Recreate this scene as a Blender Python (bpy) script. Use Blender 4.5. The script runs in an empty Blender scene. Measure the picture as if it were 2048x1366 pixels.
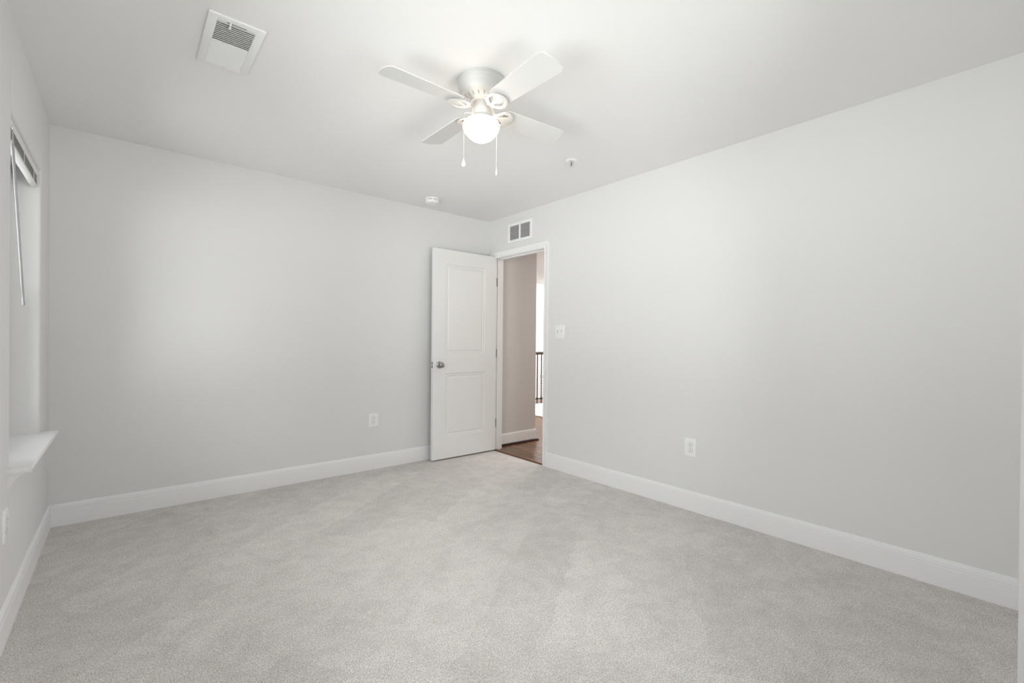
import bpy, bmesh, math, random
from mathutils import Vector, Matrix
PI = math.pi
random.seed(7)
scn = bpy.context.scene
COL = scn.collection

# ------------------------------------------------------------------ camera
H = 2.44                      # ceiling height
W = 3.34                      # room width (wall_left plane is x=-W)
YR = -3.9053                   # rear wall plane
yaw, roll, pitch = 0.70425, 0.009403, -0.003953
fw = Vector((math.sin(yaw)*math.cos(pitch), math.cos(yaw)*math.cos(pitch), math.sin(pitch)))
rt = Vector((math.cos(yaw), -math.sin(yaw), 0)); up = rt.cross(fw)
r2 = rt*math.cos(roll)+up*math.sin(roll); u2 = -rt*math.sin(roll)+up*math.cos(roll)
cd = bpy.data.cameras.new('camera'); cam = bpy.data.objects.new('camera', cd); COL.objects.link(cam)
CAM = Vector((-2.9914, -3.9200, 1.1523))
M = Matrix.Identity(4)
for i in range(3):
    M[i][0] = r2[i]; M[i][1] = u2[i]; M[i][2] = -fw[i]; M[i][3] = CAM[i]
cam.matrix_world = M
cd.sensor_fit = 'HORIZONTAL'; cd.sensor_width = 36.0
cd.lens = 36.0*912.736/2048.0
cd.shift_y = (687.536-683.0)/2048.0
cd.clip_start = 0.02; cd.clip_end = 200
scn.camera = cam

# ------------------------------------------------------------------ exposure, sky, window light
vs = scn.view_settings
scn.display_settings.display_device = 'sRGB'
vs.view_transform = 'Standard'; vs.look = 'None'; vs.gamma = 1.0; vs.use_curve_mapping = False
vs.exposure = 0.25
SKY = 7.6
wd = bpy.data.worlds.new('sky'); scn.world = wd; wd.use_nodes = True
nt = wd.node_tree; nt.nodes.clear()
wo = nt.nodes.new('ShaderNodeOutputWorld'); bg = nt.nodes.new('ShaderNodeBackground')
tc = nt.nodes.new('ShaderNodeTexCoord'); sx = nt.nodes.new('ShaderNodeSeparateXYZ')
cr = nt.nodes.new('ShaderNodeValToRGB'); mr = nt.nodes.new('ShaderNodeMapRange')
nt.links.new(tc.outputs['Generated'], sx.inputs[0]); nt.links.new(sx.outputs['Z'], mr.inputs['Value'])
mr.inputs['From Min'].default_value = -1; mr.inputs['From Max'].default_value = 1
nt.links.new(mr.outputs[0], cr.inputs[0]); nt.links.new(cr.outputs[0], bg.inputs[0]); nt.links.new(bg.outputs[0], wo.inputs[0])
e = cr.color_ramp.elements
e[0].position = 0.20; e[0].color = (1.0, 0.99, 0.98, 1)     # sunlit pale ground below
e[1].position = 0.70; e[1].color = (0.84, 0.842, 0.86, 1)      # even overcast above
for p_, c_ in ((0.36, (1.55, 1.54, 1.54, 1)), (0.46, (1.52, 1.51, 1.51, 1)), (0.52, (0.72, 0.72, 0.735, 1))):
    k_ = e.new(p_); k_.color = c_
bg.inputs['Strength'].default_value = SKY

WIN = dict(y0=-1.225, y1=-0.352, z0=0.613, z1=2.06)           # window_1 in wall_left
FILL_WIN2 = dict(y0=-0.42, y1=0.42, z0=0.613, z1=2.06)           # window_2, unseen, added for light in wall_rear; y counts along that wall from its centre
X2 = -1.60
FILL_WIN3 = dict(y0=-3.22, y1=-2.08, z0=0.613, z1=2.06)          # window_3, added for light in wall_left, nearer the camera than the picture's edge
def area(name, loc, direction, sx_, sy_, power, color=(1, 1, 1), portal=False):
    ld = bpy.data.lights.new(name, 'AREA'); ld.shape = 'RECTANGLE'; ld.size = sx_; ld.size_y = sy_
    ld.energy = power; ld.color = color
    if portal: ld.cycles.is_portal = True
    o = bpy.data.objects.new(name, ld); COL.objects.link(o); o.location = loc
    o.rotation_euler = Vector(direction).to_track_quat('-Z', 'Y').to_euler()
    return o
area('sky_portal', (-W-0.2, (WIN['y0']+WIN['y1'])/2, (WIN['z0']+WIN['z1'])/2), (1, 0, 0), WIN['y1']-WIN['y0']+0.1, WIN['z1']-WIN['z0']+0.1, 1, portal=True)
area('sky_portal', (-W-0.2, (FILL_WIN3['y0']+FILL_WIN3['y1'])/2, (WIN['z0']+WIN['z1'])/2), (1, 0, 0), FILL_WIN3['y1']-FILL_WIN3['y0']+0.1, WIN['z1']-WIN['z0']+0.1, 1, portal=True)
area('sky_portal', (X2, YR-0.2, (WIN['z0']+WIN['z1'])/2), (0, 1, 0), FILL_WIN2['y1']-FILL_WIN2['y0']+0.1, WIN['z1']-WIN['z0']+0.1, 1, portal=True)
area('loft_fill', (3.9, 0.7, 2.55), (0, 0, -1), 1.6, 1.6, 120, (1.0, 0.97, 0.94))  # unseen fill, added to brighten the loft floor and rug

area('stairwell_fill', (5.7, 3.3, 2.58), (-0.5, 0.8, -0.9), 1.0, 1.0, 46, (1.0, 0.985, 0.97))  # added fill that whitens the wall beyond the railing
area('hall_fill', (1.25, -1.5, 2.40), (0, 0, -1), 0.3, 0.3, 8, (1.0, 0.92, 0.86))  # small unseen fill, added to lift the corridor wall
pl = bpy.data.lights.new('alcove_fill', 'POINT'); pl.energy = 6; pl.shadow_soft_size = 0.16; pl.color = (1.0, 0.985, 0.965)  # weak fill added behind the camera, no fixture there
po = bpy.data.objects.new('alcove_fill', pl); COL.objects.link(po); po.location = (-2.78, -4.50, 2.15)

# ------------------------------------------------------------------ materials
def mat(name, col, rough=0.5, metal=0.0, spec=0.5, bump=None, var=None):
    m = bpy.data.materials.new(name); m.use_nodes = True
    t = m.node_tree; b = t.nodes['Principled BSDF']
    b.inputs['Base Color'].default_value = (*col, 1); b.inputs['Roughness'].default_value = rough
    b.inputs['Metallic'].default_value = metal; b.inputs['Specular IOR Level'].default_value = spec
    if bump or var:
        co = t.nodes.new('ShaderNodeTexCoord')
    if bump:
        n = t.nodes.new('ShaderNodeTexNoise'); n.inputs['Scale'].default_value = bump[0]; n.inputs['Detail'].default_value = 3
        bp = t.nodes.new('ShaderNodeBump'); bp.inputs['Strength'].default_value = bump[1]; bp.inputs['Distance'].default_value = bump[2]
        t.links.new(co.outputs['Object'], n.inputs['Vector'])
        t.links.new(n.outputs['Fac'], bp.inputs['Height']); t.links.new(bp.outputs[0], b.inputs['Normal'])
    if var:
        n2 = t.nodes.new('ShaderNodeTexNoise'); n2.inputs['Scale'].default_value = var[0]; n2.inputs['Detail'].default_value = 2
        r = t.nodes.new('ShaderNodeValToRGB')
        r.color_ramp.elements[0].position = 0.3; r.color_ramp.elements[1].position = 0.7
        r.color_ramp.elements[0].color = (*[c*(1-var[1]) for c in col], 1); r.color_ramp.elements[1].color = (*[min(1, c*(1+var[1])) for c in col], 1)
        t.links.new(co.outputs['Object'], n2.inputs['Vector']); t.links.new(n2.outputs['Fac'], r.inputs[0]); t.links.new(r.outputs[0], b.inputs['Base Color'])
    return m
M_WALL = mat('wall_paint', (0.803, 0.793, 0.788), 0.75, spec=0.25, bump=(260, 0.05, 0.002), var=(1.2, 0.006))
M_CEIL = mat('ceiling_paint', (0.913, 0.904, 0.901), 0.8, spec=0.2, bump=(220, 0.05, 0.002))
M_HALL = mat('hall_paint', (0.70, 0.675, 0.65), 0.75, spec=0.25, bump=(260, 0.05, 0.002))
M_TRIM = mat('trim_enamel', (0.912, 0.905, 0.908), 0.35, bump=(60, 0.02, 0.001))
M_DOOR = mat('door_enamel', (0.865, 0.86, 0.85), 0.4, bump=(90, 0.02, 0.001))
M_PLAST = mat('white_plastic', (0.93, 0.93, 0.925), 0.3, var=(30, 0.004))
M_SHEET = mat('white_sheet_metal', (0.94, 0.94, 0.935), 0.4, var=(20, 0.005))
M_FAN = mat('fan_enamel', (0.66, 0.655, 0.645), 0.3, var=(15, 0.006))
M_BLADE = mat('fan_blade_white', (0.76, 0.755, 0.748), 0.45, bump=(150, 0.02, 0.001))
M_DARK = mat('dark_slot', (0.03, 0.03, 0.03), 0.8, var=(10, 0.1))
M_DUCT = mat('duct_grey', (0.42, 0.42, 0.40), 0.7, var=(10, 0.05))
M_SLOT = mat('vent_shadow_grey', (0.40, 0.39, 0.37), 0.7, var=(10, 0.05))
M_NICK = mat('satin_nickel', (0.36, 0.345, 0.325), 0.2, 1.0, var=(60, 0.03))
M_CHROME = mat('chrome', (0.75, 0.75, 0.76), 0.15, 1.0, var=(60, 0.02))
M_IRON = mat('black_iron', (0.018, 0.015, 0.013), 0.45, 0.2, bump=(120, 0.1, 0.001))
M_RAIL = mat('dark_stained_rail', (0.022, 0.012, 0.008), 0.35, bump=(80, 0.05, 0.001))
M_SILV = mat('antique_silver', (0.35, 0.33, 0.31), 0.35, 0.9, var=(60, 0.05))
M_RUG = mat('white_rug_pile', (0.80, 0.78, 0.75), 0.95, spec=0.1, bump=(70, 0.8, 0.01), var=(14, 0.05))
M_BLIND = mat('blind_vinyl', (0.87, 0.87, 0.86), 0.4, var=(20, 0.01))
M_SLAT = mat('blind_slat', (0.62, 0.61, 0.59), 0.45, var=(20, 0.02))
M_WAND = mat('wand_clear_plastic', (0.42, 0.42, 0.43), 0.25, var=(20, 0.02))
M_VINYL = mat('window_vinyl', (0.90, 0.90, 0.90), 0.35, var=(10, 0.005))

def globe_mat():
    m = bpy.data.materials.new('lit_frosted_glass'); m.use_nodes = True; t = m.node_tree
    b = t.nodes['Principled BSDF']
    b.inputs['Base Color'].default_value = (0.95, 0.93, 0.88, 1); b.inputs['Roughness'].default_value = 0.25
    n = t.nodes.new('ShaderNodeTexNoise'); n.inputs['Scale'].default_value = 4
    r = t.nodes.new('ShaderNodeValToRGB'); r.color_ramp.elements[0].color = (1, 0.80, 0.60, 1); r.color_ramp.elements[1].color = (1, 0.83, 0.64, 1)
    t.links.new(n.outputs['Fac'], r.inputs[0]); t.links.new(r.outputs[0], b.inputs['Emission Color'])
    b.inputs['Emission Strength'].default_value = 3.6
    return m
M_GLOBE = globe_mat()

def glass_mat():
    m = bpy.data.materials.new('window_glass'); m.use_nodes = True; t = m.node_tree; t.nodes.clear()
    o = t.nodes.new('ShaderNodeOutputMaterial'); mx = t.nodes.new('ShaderNodeMixShader')
    tr = t.nodes.new('ShaderNodeBsdfTransparent'); gl = t.nodes.new('ShaderNodeBsdfGlossy'); fr = t.nodes.new('ShaderNodeFresnel')
    gl.inputs['Roughness'].default_value = 0.02; fr.inputs['IOR'].default_value = 1.3
    tr.inputs['Color'].default_value = (0.96, 0.98, 0.97, 1)
    t.links.new(fr.outputs[0], mx.inputs[0]); t.links.new(tr.outputs[0], mx.inputs[1]); t.links.new(gl.outputs[0], mx.inputs[2]); t.links.new(mx.outputs[0], o.inputs[0])
    return m
M_GLASS = glass_mat()

def screen_mat():  # mesh added to dim the light through window_1
    m = bpy.data.materials.new('dimming_screen_mesh'); m.use_nodes = True; t = m.node_tree; t.nodes.clear()
    o = t.nodes.new('ShaderNodeOutputMaterial'); mx = t.nodes.new('ShaderNodeMixShader')
    tr = t.nodes.new('ShaderNodeBsdfTransparent'); d = t.nodes.new('ShaderNodeBsdfDiffuse'); d.inputs['Color'].default_value = (0.05, 0.05, 0.05, 1)
    mx.inputs[0].default_value = 0.34
    t.links.new(tr.outputs[0], mx.inputs[1]); t.links.new(d.outputs[0], mx.inputs[2]); t.links.new(mx.outputs[0], o.inputs[0])
    return m
M_SCREEN = screen_mat()

def carpet_mat():
    m = bpy.data.materials.new('cut_pile_carpet'); m.use_nodes = True; t = m.node_tree; N = t.nodes.new; L = t.links.new
    b = t.nodes['Principled BSDF']; b.inputs['Roughness'].default_value = 1.0; b.inputs['Specular IOR Level'].default_value = 0.05
    b.inputs['Sheen Weight'].default_value = 0.15; b.inputs['Sheen Roughness'].default_value = 0.6
    co = N('ShaderNodeTexCoord')
    def noise(sc, det=2, rough=0.5, vec=None, dist=0):
        n = N('ShaderNodeTexNoise'); n.inputs['Scale'].default_value = sc; n.inputs['Detail'].default_value = det
        n.inputs['Roughness'].default_value = rough; n.inputs['Distortion'].default_value = dist
        L(vec or co.outputs['Object'], n.inputs['Vector']); return n
    def ramp(src, p0, c0, p1, c1):
        r = N('ShaderNodeValToRGB'); r.color_ramp.elements[0].position = p0; r.color_ramp.elements[1].position = p1
        r.color_ramp.elements[0].color = (*c0, 1); r.color_ramp.elements[1].color = (*c1, 1); L(src, r.inputs[0]); return r
    tuft = noise(215, 3, 0.6); fine = noise(420, 2, 0.6); clump = noise(80, 4, 0.7); mott = noise(9, 6, 0.72, dist=0.4)
    r1 = ramp(tuft.outputs['Fac'], 0.36, (0.57, 0.535, 0.508), 0.55, (1.0, 0.960, 0.928))
    rc = ramp(clump.outputs['Fac'], 0.36, (0.89, 0.887, 0.883), 0.60, (1.03, 1.03, 1.03))
    rm = ramp(mott.outputs['Fac'], 0.38, (0.915, 0.911, 0.907), 0.58, (1.02, 1.02, 1.02))
    # brushed pile: vacuum swaths with ragged edges, each lying its own way
    wob = noise(5.0, 4, 0.7); vs1 = N('ShaderNodeVectorMath'); vs1.operation = 'SCALE'; vs1.inputs['Scale'].default_value = 0.15
    L(wob.outputs['Color'], vs1.inputs[0]); va = N('ShaderNodeVectorMath'); va.operation = 'ADD'; L(co.outputs['Object'], va.inputs[0]); L(vs1.outputs[0], va.inputs[1])
    rot = N('ShaderNodeMapping'); rot.inputs['Rotation'].default_value = (0, 0, -0.60); L(va.outputs[0], rot.inputs['Vector'])
    br = N('ShaderNodeTexBrick'); br.inputs['Scale'].default_value = 1; br.inputs['Brick Width'].default_value = 0.95; br.inputs['Row Height'].default_value = 0.30
    br.inputs['Mortar Size'].default_value = 0.0; br.offset = 0.37
    br.inputs['Color1'].default_value = (0.925, 0.922, 0.92, 1); br.inputs['Color2'].default_value = (1.035, 1.035, 1.035, 1)
    L(rot.outputs[0], br.inputs['Vector'])
    patch = noise(1.6, 4, 0.65, dist=0.8)
    r2 = ramp(patch.outputs['Fac'], 0.38, (0.96, 0.957, 0.955), 0.58, (1.03, 1.03, 1.03))
    cur = r1.outputs[0]
    for src in (rc.outputs[0], rm.outputs[0], br.outputs['Color'], r2.outputs[0]):
        mx = N('ShaderNodeMix'); mx.data_type = 'RGBA'; mx.blend_type = 'MULTIPLY'; mx.inputs[0].default_value = 1
        L(cur, mx.inputs[6]); L(src, mx.inputs[7]); cur = mx.outputs[2]
    L(cur, b.inputs['Base Color'])
    ad = N('ShaderNodeMath'); ad.operation = 'MULTIPLY_ADD'; ad.inputs[1].default_value = 0.4
    L(fine.outputs['Fac'], ad.inputs[0]); L(tuft.outputs['Fac'], ad.inputs[2])
    ad2 = N('ShaderNodeMath'); ad2.operation = 'MULTIPLY_ADD'; ad2.inputs[1].default_value = 0.8
    L(clump.outputs['Fac'], ad2.inputs[0]); L(ad.outputs[0], ad2.inputs[2])
    bp = N('ShaderNodeBump'); bp.inputs['Strength'].default_value = 0.75; bp.inputs['Distance'].default_value = 0.009
    L(ad2.outputs[0], bp.inputs['Height']); L(bp.outputs[0], b.inputs['Normal'])
    return m
M_CARPET = carpet_mat()

def wood_mat(name, c0, c1, rough, plank=True):
    m = bpy.data.materials.new(name); m.use_nodes = True; t = m.node_tree; N = t.nodes.new; L = t.links.new
    b = t.nodes['Principled BSDF']; b.inputs['Roughness'].default_value = rough; b.inputs['Specular IOR Level'].default_value = 0.35
    co = N('ShaderNodeTexCoord'); mp = N('ShaderNodeMapping'); L(co.outputs['Object'], mp.inputs['Vector'])
    gr = N('ShaderNodeTexNoise'); gr.inputs['Scale'].default_value = 6; gr.inputs['Detail'].default_value = 6
    st = N('ShaderNodeMapping'); st.inputs['Scale'].default_value = (8, 0.7, 8); L(co.outputs['Object'], st.inputs['Vector']); L(st.outputs[0], gr.inputs['Vector'])
    r = N('ShaderNodeValToRGB'); r.color_ramp.elements[0].position = 0.3; r.color_ramp.elements[1].position = 0.72
    r.color_ramp.elements[0].color = (*c0, 1); r.color_ramp.elements[1].color = (*c1, 1); L(gr.outputs['Fac'], r.inputs[0])
    if plank:
        mp.inputs['Rotation'].default_value = (0, 0, PI/2)
        br = N('ShaderNodeTexBrick'); br.inputs['Scale'].default_value = 1; br.inputs['Brick Width'].default_value = 1.1; br.inputs['Row Height'].default_value = 0.127
        br.inputs['Mortar Size'].default_value = 0.004; br.inputs['Color1'].default_value = (0.62, 0.62, 0.62, 1); br.inputs['Color2'].default_value = (1, 1, 1, 1); br.inputs['Mortar'].default_value = (0.12, 0.10, 0.09, 1)
        L(mp.outputs[0], br.inputs['Vector'])
        mx = N('ShaderNodeMix'); mx.data_type = 'RGBA'; mx.blend_type = 'MULTIPLY'; mx.inputs[0].default_value = 1
        L(r.outputs[0], mx.inputs[6]); L(br.outputs['Color'], mx.inputs[7]); L(mx.outputs[2], b.inputs['Base Color'])
    else:
        L(r.outputs[0], b.inputs['Base Color'])
    return m
M_WOOD = wood_mat('hardwood_floor', (0.14, 0.060, 0.025), (0.30, 0.145, 0.062), 0.24)
M_WOODT = wood_mat('hardwood_reducer', (0.11, 0.045, 0.022), (0.17, 0.075, 0.038), 0.35, False)
M_WOODD = wood_mat('dark_shoe_wood', (0.016, 0.006, 0.005), (0.03, 0.012, 0.009), 0.35, False)

# ------------------------------------------------------------------ mesh helpers
def box(bm, x0, x1, y0, y1, z0, z1, bev=0.0, seg=2):
    v = [bm.verts.new(p) for p in ((x0,y0,z0),(x1,y0,z0),(x1,y1,z0),(x0,y1,z0),(x0,y0,z1),(x1,y0,z1),(x1,y1,z1),(x0,y1,z1))]
    fs = [bm.faces.new([v[i] for i in q]) for q in ((0,3,2,1),(4,5,6,7),(0,1,5,4),(1,2,6,5),(2,3,7,6),(3,0,4,7))]
    if bev:
        es = list({e for f in fs for e in f.edges})
        bmesh.ops.bevel(bm, geom=es, offset=bev, segments=seg, profile=0.5, affect='EDGES')
    return v
def lathe(bm, prof, c=(0,0,0), n=40, cap0=True, cap1=True, axis='z'):
    """prof: list of (radius, height)."""
    def P(r, h, a):
        q = (r*math.cos(a), r*math.sin(a), h)
        if axis == 'x': q = (h, q[0], q[1])
        if axis == 'y': q = (q[1], h, q[0])
        return (c[0]+q[0], c[1]+q[1], c[2]+q[2])
    rings = []
    for r, h in prof:
        if r < 1e-6: rings.append([bm.verts.new(P(0, h, 0))])
        else: rings.append([bm.verts.new(P(r, h, 2*PI*i/n)) for i in range(n)])
    for a, b in zip(rings, rings[1:]):
        for i in range(n):
            j = (i+1) % n
            if len(a) == 1 and len(b) == 1: continue
            if len(a) == 1: bm.faces.new((a[0], b[j], b[i]))
            elif len(b) == 1: bm.faces.new((a[i], a[j], b[0]))
            else: bm.faces.new((a[i], a[j], b[j], b[i]))
    if cap0 and len(rings[0]) > 1: bm.faces.new(rings[0][::-1])
    if cap1 and len(rings[-1]) > 1: bm.faces.new(rings[-1])
def tube(bm, pts, rad, n=8, flat=None):
    """sweep a round (or flattened) section along pts; rad number or list."""
    pts = [Vector(p) for p in pts]; rings = []
    if not isinstance(rad, (list, tuple)): rad = [rad]*len(pts)
    ref = Vector((0, 0, 1))
    for i, p in enumerate(pts):
        t = (pts[min(i+1, len(pts)-1)]-pts[max(i-1, 0)]).normalized()
        if abs(t.dot(ref)) > 0.97: s = t.cross(Vector((0.3, 1, 0))).normalized()
        else: s = t.cross(ref).normalized()
        w = s.cross(t).normalized()
        fa = flat or 1.0
        rings.append([bm.verts.new(p+s*rad[i]*math.cos(2*PI*k/n)+w*rad[i]*fa*math.sin(2*PI*k/n)) for k in range(n)])
    for a, b in zip(rings, rings[1:]):
        for k in range(n):
            j = (k+1) % n; bm.faces.new((a[k], a[j], b[j], b[k]))
    bm.faces.new(rings[0][::-1]); bm.faces.new(rings[-1])
def extrude(bm, prof, fn, caps=True):
    """prof: closed 2D polygon; fn(u, v, end) -> 3D point, end 0/1."""
    a = [bm.verts.new(fn(u, v, 0)) for u, v in prof]; b = [bm.verts.new(fn(u, v, 1)) for u, v in prof]
    n = len(prof)
    for i in range(n):
        j = (i+1) % n; bm.faces.new((a[i], a[j], b[j], b[i]))
    if caps: bm.faces.new(a[::-1]); bm.faces.new(b)
def plate(bm, outline, holes_bridge=None, z0=0.0, z1=0.004): 
    a = [bm.verts.new((x, y, z0)) for x, y in outline]; b = [bm.verts.new((x, y, z1)) for x, y in outline]
    n = len(outline)
    for i in range(n):
        j = (i+1) % n; bm.faces.new((a[i], a[j], b[j], b[i]))
    bm.faces.new(a[::-1]); bm.faces.new(b)
def obj(name, bm, m, parent=None, smooth=True, loc=None, rot=None):
    bmesh.ops.recalc_face_normals(bm, faces=bm.faces[:])
    me = bpy.data.meshes.new(name); bm.to_mesh(me); bm.free()
    me.materials.append(m)
    if smooth:
        for p in me.polygons: p.use_smooth = True
        me.set_sharp_from_angle(angle=math.radians(38))
    o = bpy.data.objects.new(name, me); COL.objects.link(o)
    if parent: o.parent = parent
    if loc: o.location = loc
    if rot: o.rotation_euler = rot
    return o
def mk(fn, *a, **k):
    bm = bmesh.new(); fn(bm, *a, **k); return bm
def multi(items):
    bm = bmesh.new()
    for it in items: box(bm, *it)
    return bm
def empty(name, loc, rotz=0, rot=None):
    o = bpy.data.objects.new(name, None); COL.objects.link(o); o.location = loc
    o.rotation_euler = rot or (0, 0, rotz); o.empty_display_size = 0.05
    return o
def tag(o, label, cat, group=None):
    o['label'] = label; o['category'] = cat
    if group: o['group'] = group
    return o
def thing(name, label, cat, loc, rotz=0, group=None, rot=None):
    return tag(empty(name, loc, rotz, rot), label, cat, group)
def struct(o, label=None):
    o['kind'] = 'structure'
    if label: o['label'] = label
    return o

# ------------------------------------------------------------------ room shell
T = 0.115                         # inner wall thickness
TL = 0.20                         # outer wall thickness
RD1 = -2.42                       # the entry alcove behind the camera ends here
DY0, DY1, DZ = -0.858, -0.100, 2.032    # clear door opening in wall_right
JT = 0.019
def struct_boxes(name, items, m): return struct(obj(name, multi(items), m, smooth=False))

struct_boxes('floor', [(-W-0.02, 0.0, YR-0.02, 0.0, -0.12, 0.0), (-W-0.02, RD1+0.02, YR-1.0, YR-0.02, -0.12, 0.0)], M_CARPET)
struct_boxes('ceiling', [(-W-TL, T, YR-TL, T, H, H+0.12), (-W-TL, RD1+T, YR-1.0-T, YR-TL, H, H+0.12)], M_CEIL)
# back wall: continues past the right wall as the corridor wall (outer corner at x=0.708)
struct_boxes('wall_back', [(-W-TL, 0.0, 0.0, T, 0, H)], M_WALL)
# right wall with the door opening
o0, o1, oz = DY0-JT, DY1+JT, DZ+JT
struct_boxes('wall_right', [(0, T, YR-TL, o0, 0, H), (0, T, o1, 0.0, 0, H), (0, T, o0, o1, oz, H)], M_WALL)
def wall_left():
    # rounded (bullnose) plaster returns round each window
    ys = [YR-1.0, FILL_WIN3['y0'], FILL_WIN3['y1'], WIN['y0'], WIN['y1'], 0.0]
    bm = bmesh.new()
    for a, b in ((0, 1), (2, 3), (4, 5)):
        pr = []
        y0, y1 = ys[a], ys[b]; R = 0.012
        def arc(cx, cy, a0, a1): return [(cx+R*math.cos(a0+(a1-a0)*i/5), cy+R*math.sin(a0+(a1-a0)*i/5)) for i in range(6)]
        pr = [(-W-TL, y0)]
        pr += arc(-W-R, y0+R, -PI/2, 0) if a else [(-W, y0)]
        pr += arc(-W-R, y1-R, 0, PI/2) if b < 5 else [(-W, y1)]
        pr += [(-W-TL, y1)]
        extrude(bm, pr, lambda u, v, e: (u, v, H*e))
    for wn in (WIN, FILL_WIN3):
        y0, y1 = wn['y0']-0.013, wn['y1']+0.013
        box(bm, -W-TL, -W, y0, y1, 0, wn['z0'])
        R = 0.012; z1 = wn['z1']
        pr = [(-W-TL, z1)]+[(-W-R+R*math.sin(t), z1+R-R*math.cos(t)) for t in [PI/2*i/5 for i in range(6)]]+[(-W, H), (-W-TL, H)]
        extrude(bm, pr, lambda u, v, e: (u, y0+(y1-y0)*e, v))
    return struct(obj('wall_left', bm, M_WALL))
wall_left()
# rear wall with window_2, added to light the room; the camera stands at the mouth of the entry alcove beside it
xa_, xb_ = X2+FILL_WIN2['y0'], X2+FILL_WIN2['y1']
struct_boxes('wall_rear', [(RD1, xa_, YR-TL, YR, 0, H), (xb_, 0, YR-TL, YR, 0, H), (xa_, xb_, YR-TL, YR, 0, FILL_WIN2['z0']), (xa_, xb_, YR-TL, YR, FILL_WIN2['z1'], H),
             (RD1, RD1+T, YR-1.0, YR-TL, 0, H)], M_WALL)
struct_boxes('wall_alcove', [(-W-TL, RD1+T, YR-1.0-T, YR-1.0, 0, H)], M_WALL)

# baseboards
BASE = [(0, 0), (0.014, 0), (0.014, 0.095), (0.0125, 0.0975), (0.0125, 0.100), (0.0135, 0.103), (0.0115, 0.122), (0.0085, 0.125), (0.0065, 0.126), (0.0065, 0.130), (0.004, 0.134), (0, 0.134)]
def base_run(name, fn, m=M_TRIM, prof=BASE):
    bm = bmesh.new(); extrude(bm, prof, fn); return struct(obj(name, bm, m, smooth=False))
base_run('baseboard_back', lambda u, v, e: (-W+u+(W-2*u)*e, -u, v) if False else ((-W+u) if e == 0 else -u, -u, v))
base_run('baseboard_left', lambda u, v, e: (-W+u, (-u) if e == 0 else YR-1.0+u, v))
base_run('baseboard_right', lambda u, v, e: (-u, -0.918 if e == 0 else YR+u, v))
base_run('baseboard_rear', lambda u, v, e: ((-u) if e == 0 else RD1, YR+u, v))

# ------------------------------------------------------------------ door casing + jamb (trim_1)
CAS = [(0, 0), (0.0095, 0), (0.0115, 0.003), (0.0115, 0.010), (0.0085, 0.013), (0.0095, 0.018), (0.0115, 0.034), (0.0125, 0.036), (0.0145, 0.040), (0.0160, 0.050), (0.0160, 0.056), (0.0145, 0.058), (0, 0.058)]
def casing(name, plane, sgn, a0, a1, ztop, axis, m=M_TRIM, lw=None):
    """mitred casing round an opening a0..a1 on the plane; (u thickness, v width outward)."""
    bm = bmesh.new()
    def P(th, a, z): return (plane+sgn*th, a, z) if axis == 'x' else (a, plane+sgn*th, z)
    extrude(bm, CAS, lambda u, v, e: P(u, a0-v, 0 if e == 0 else ztop+v))
    extrude(bm, CAS, lambda u, v, e: P(u, a1+v, 0 if e == 0 else ztop+v))
    extrude(bm, CAS, lambda u, v, e: P(u, (a0-v) if e == 0 else (a1+v), ztop+v))
    return obj(name, bm, m)
struct(casing('trim_1', 0.0, -1, DY0-0.004, DY1+0.004, DZ+0.004, 'x'))
struct(casing('trim_2', T, 1, DY0-0.004, DY1+0.004, DZ+0.004, 'x'))
# jamb with door stop
bm = bmesh.new()
for (a, b) in ((DY0-JT, DY0), (DY1, DY1+JT)): box(bm, 0.0, T, a, b, 0, DZ+JT)
box(bm, 0.0, T, DY0, DY1, DZ, DZ+JT)
for (a, b) in ((DY0, DY0+0.011), (DY1-0.011, DY1)): box(bm, 0.038, 0.073, a, b, 0, DZ)
box(bm, 0.038, 0.073, DY0+0.011, DY1-0.011, DZ-0.011, DZ)
struct(obj('trim_3', bm, M_TRIM, smooth=False))
# strike plate on the latch jamb
tag(obj('strike_plate', mk(box, 0.008, 0.034, DY0-0.0005, DY0+0.0015, 0.895, 0.955, 0.0005, 1), M_NICK), 'small satin nickel strike plate on the right door jamb', 'strike plate')

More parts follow.
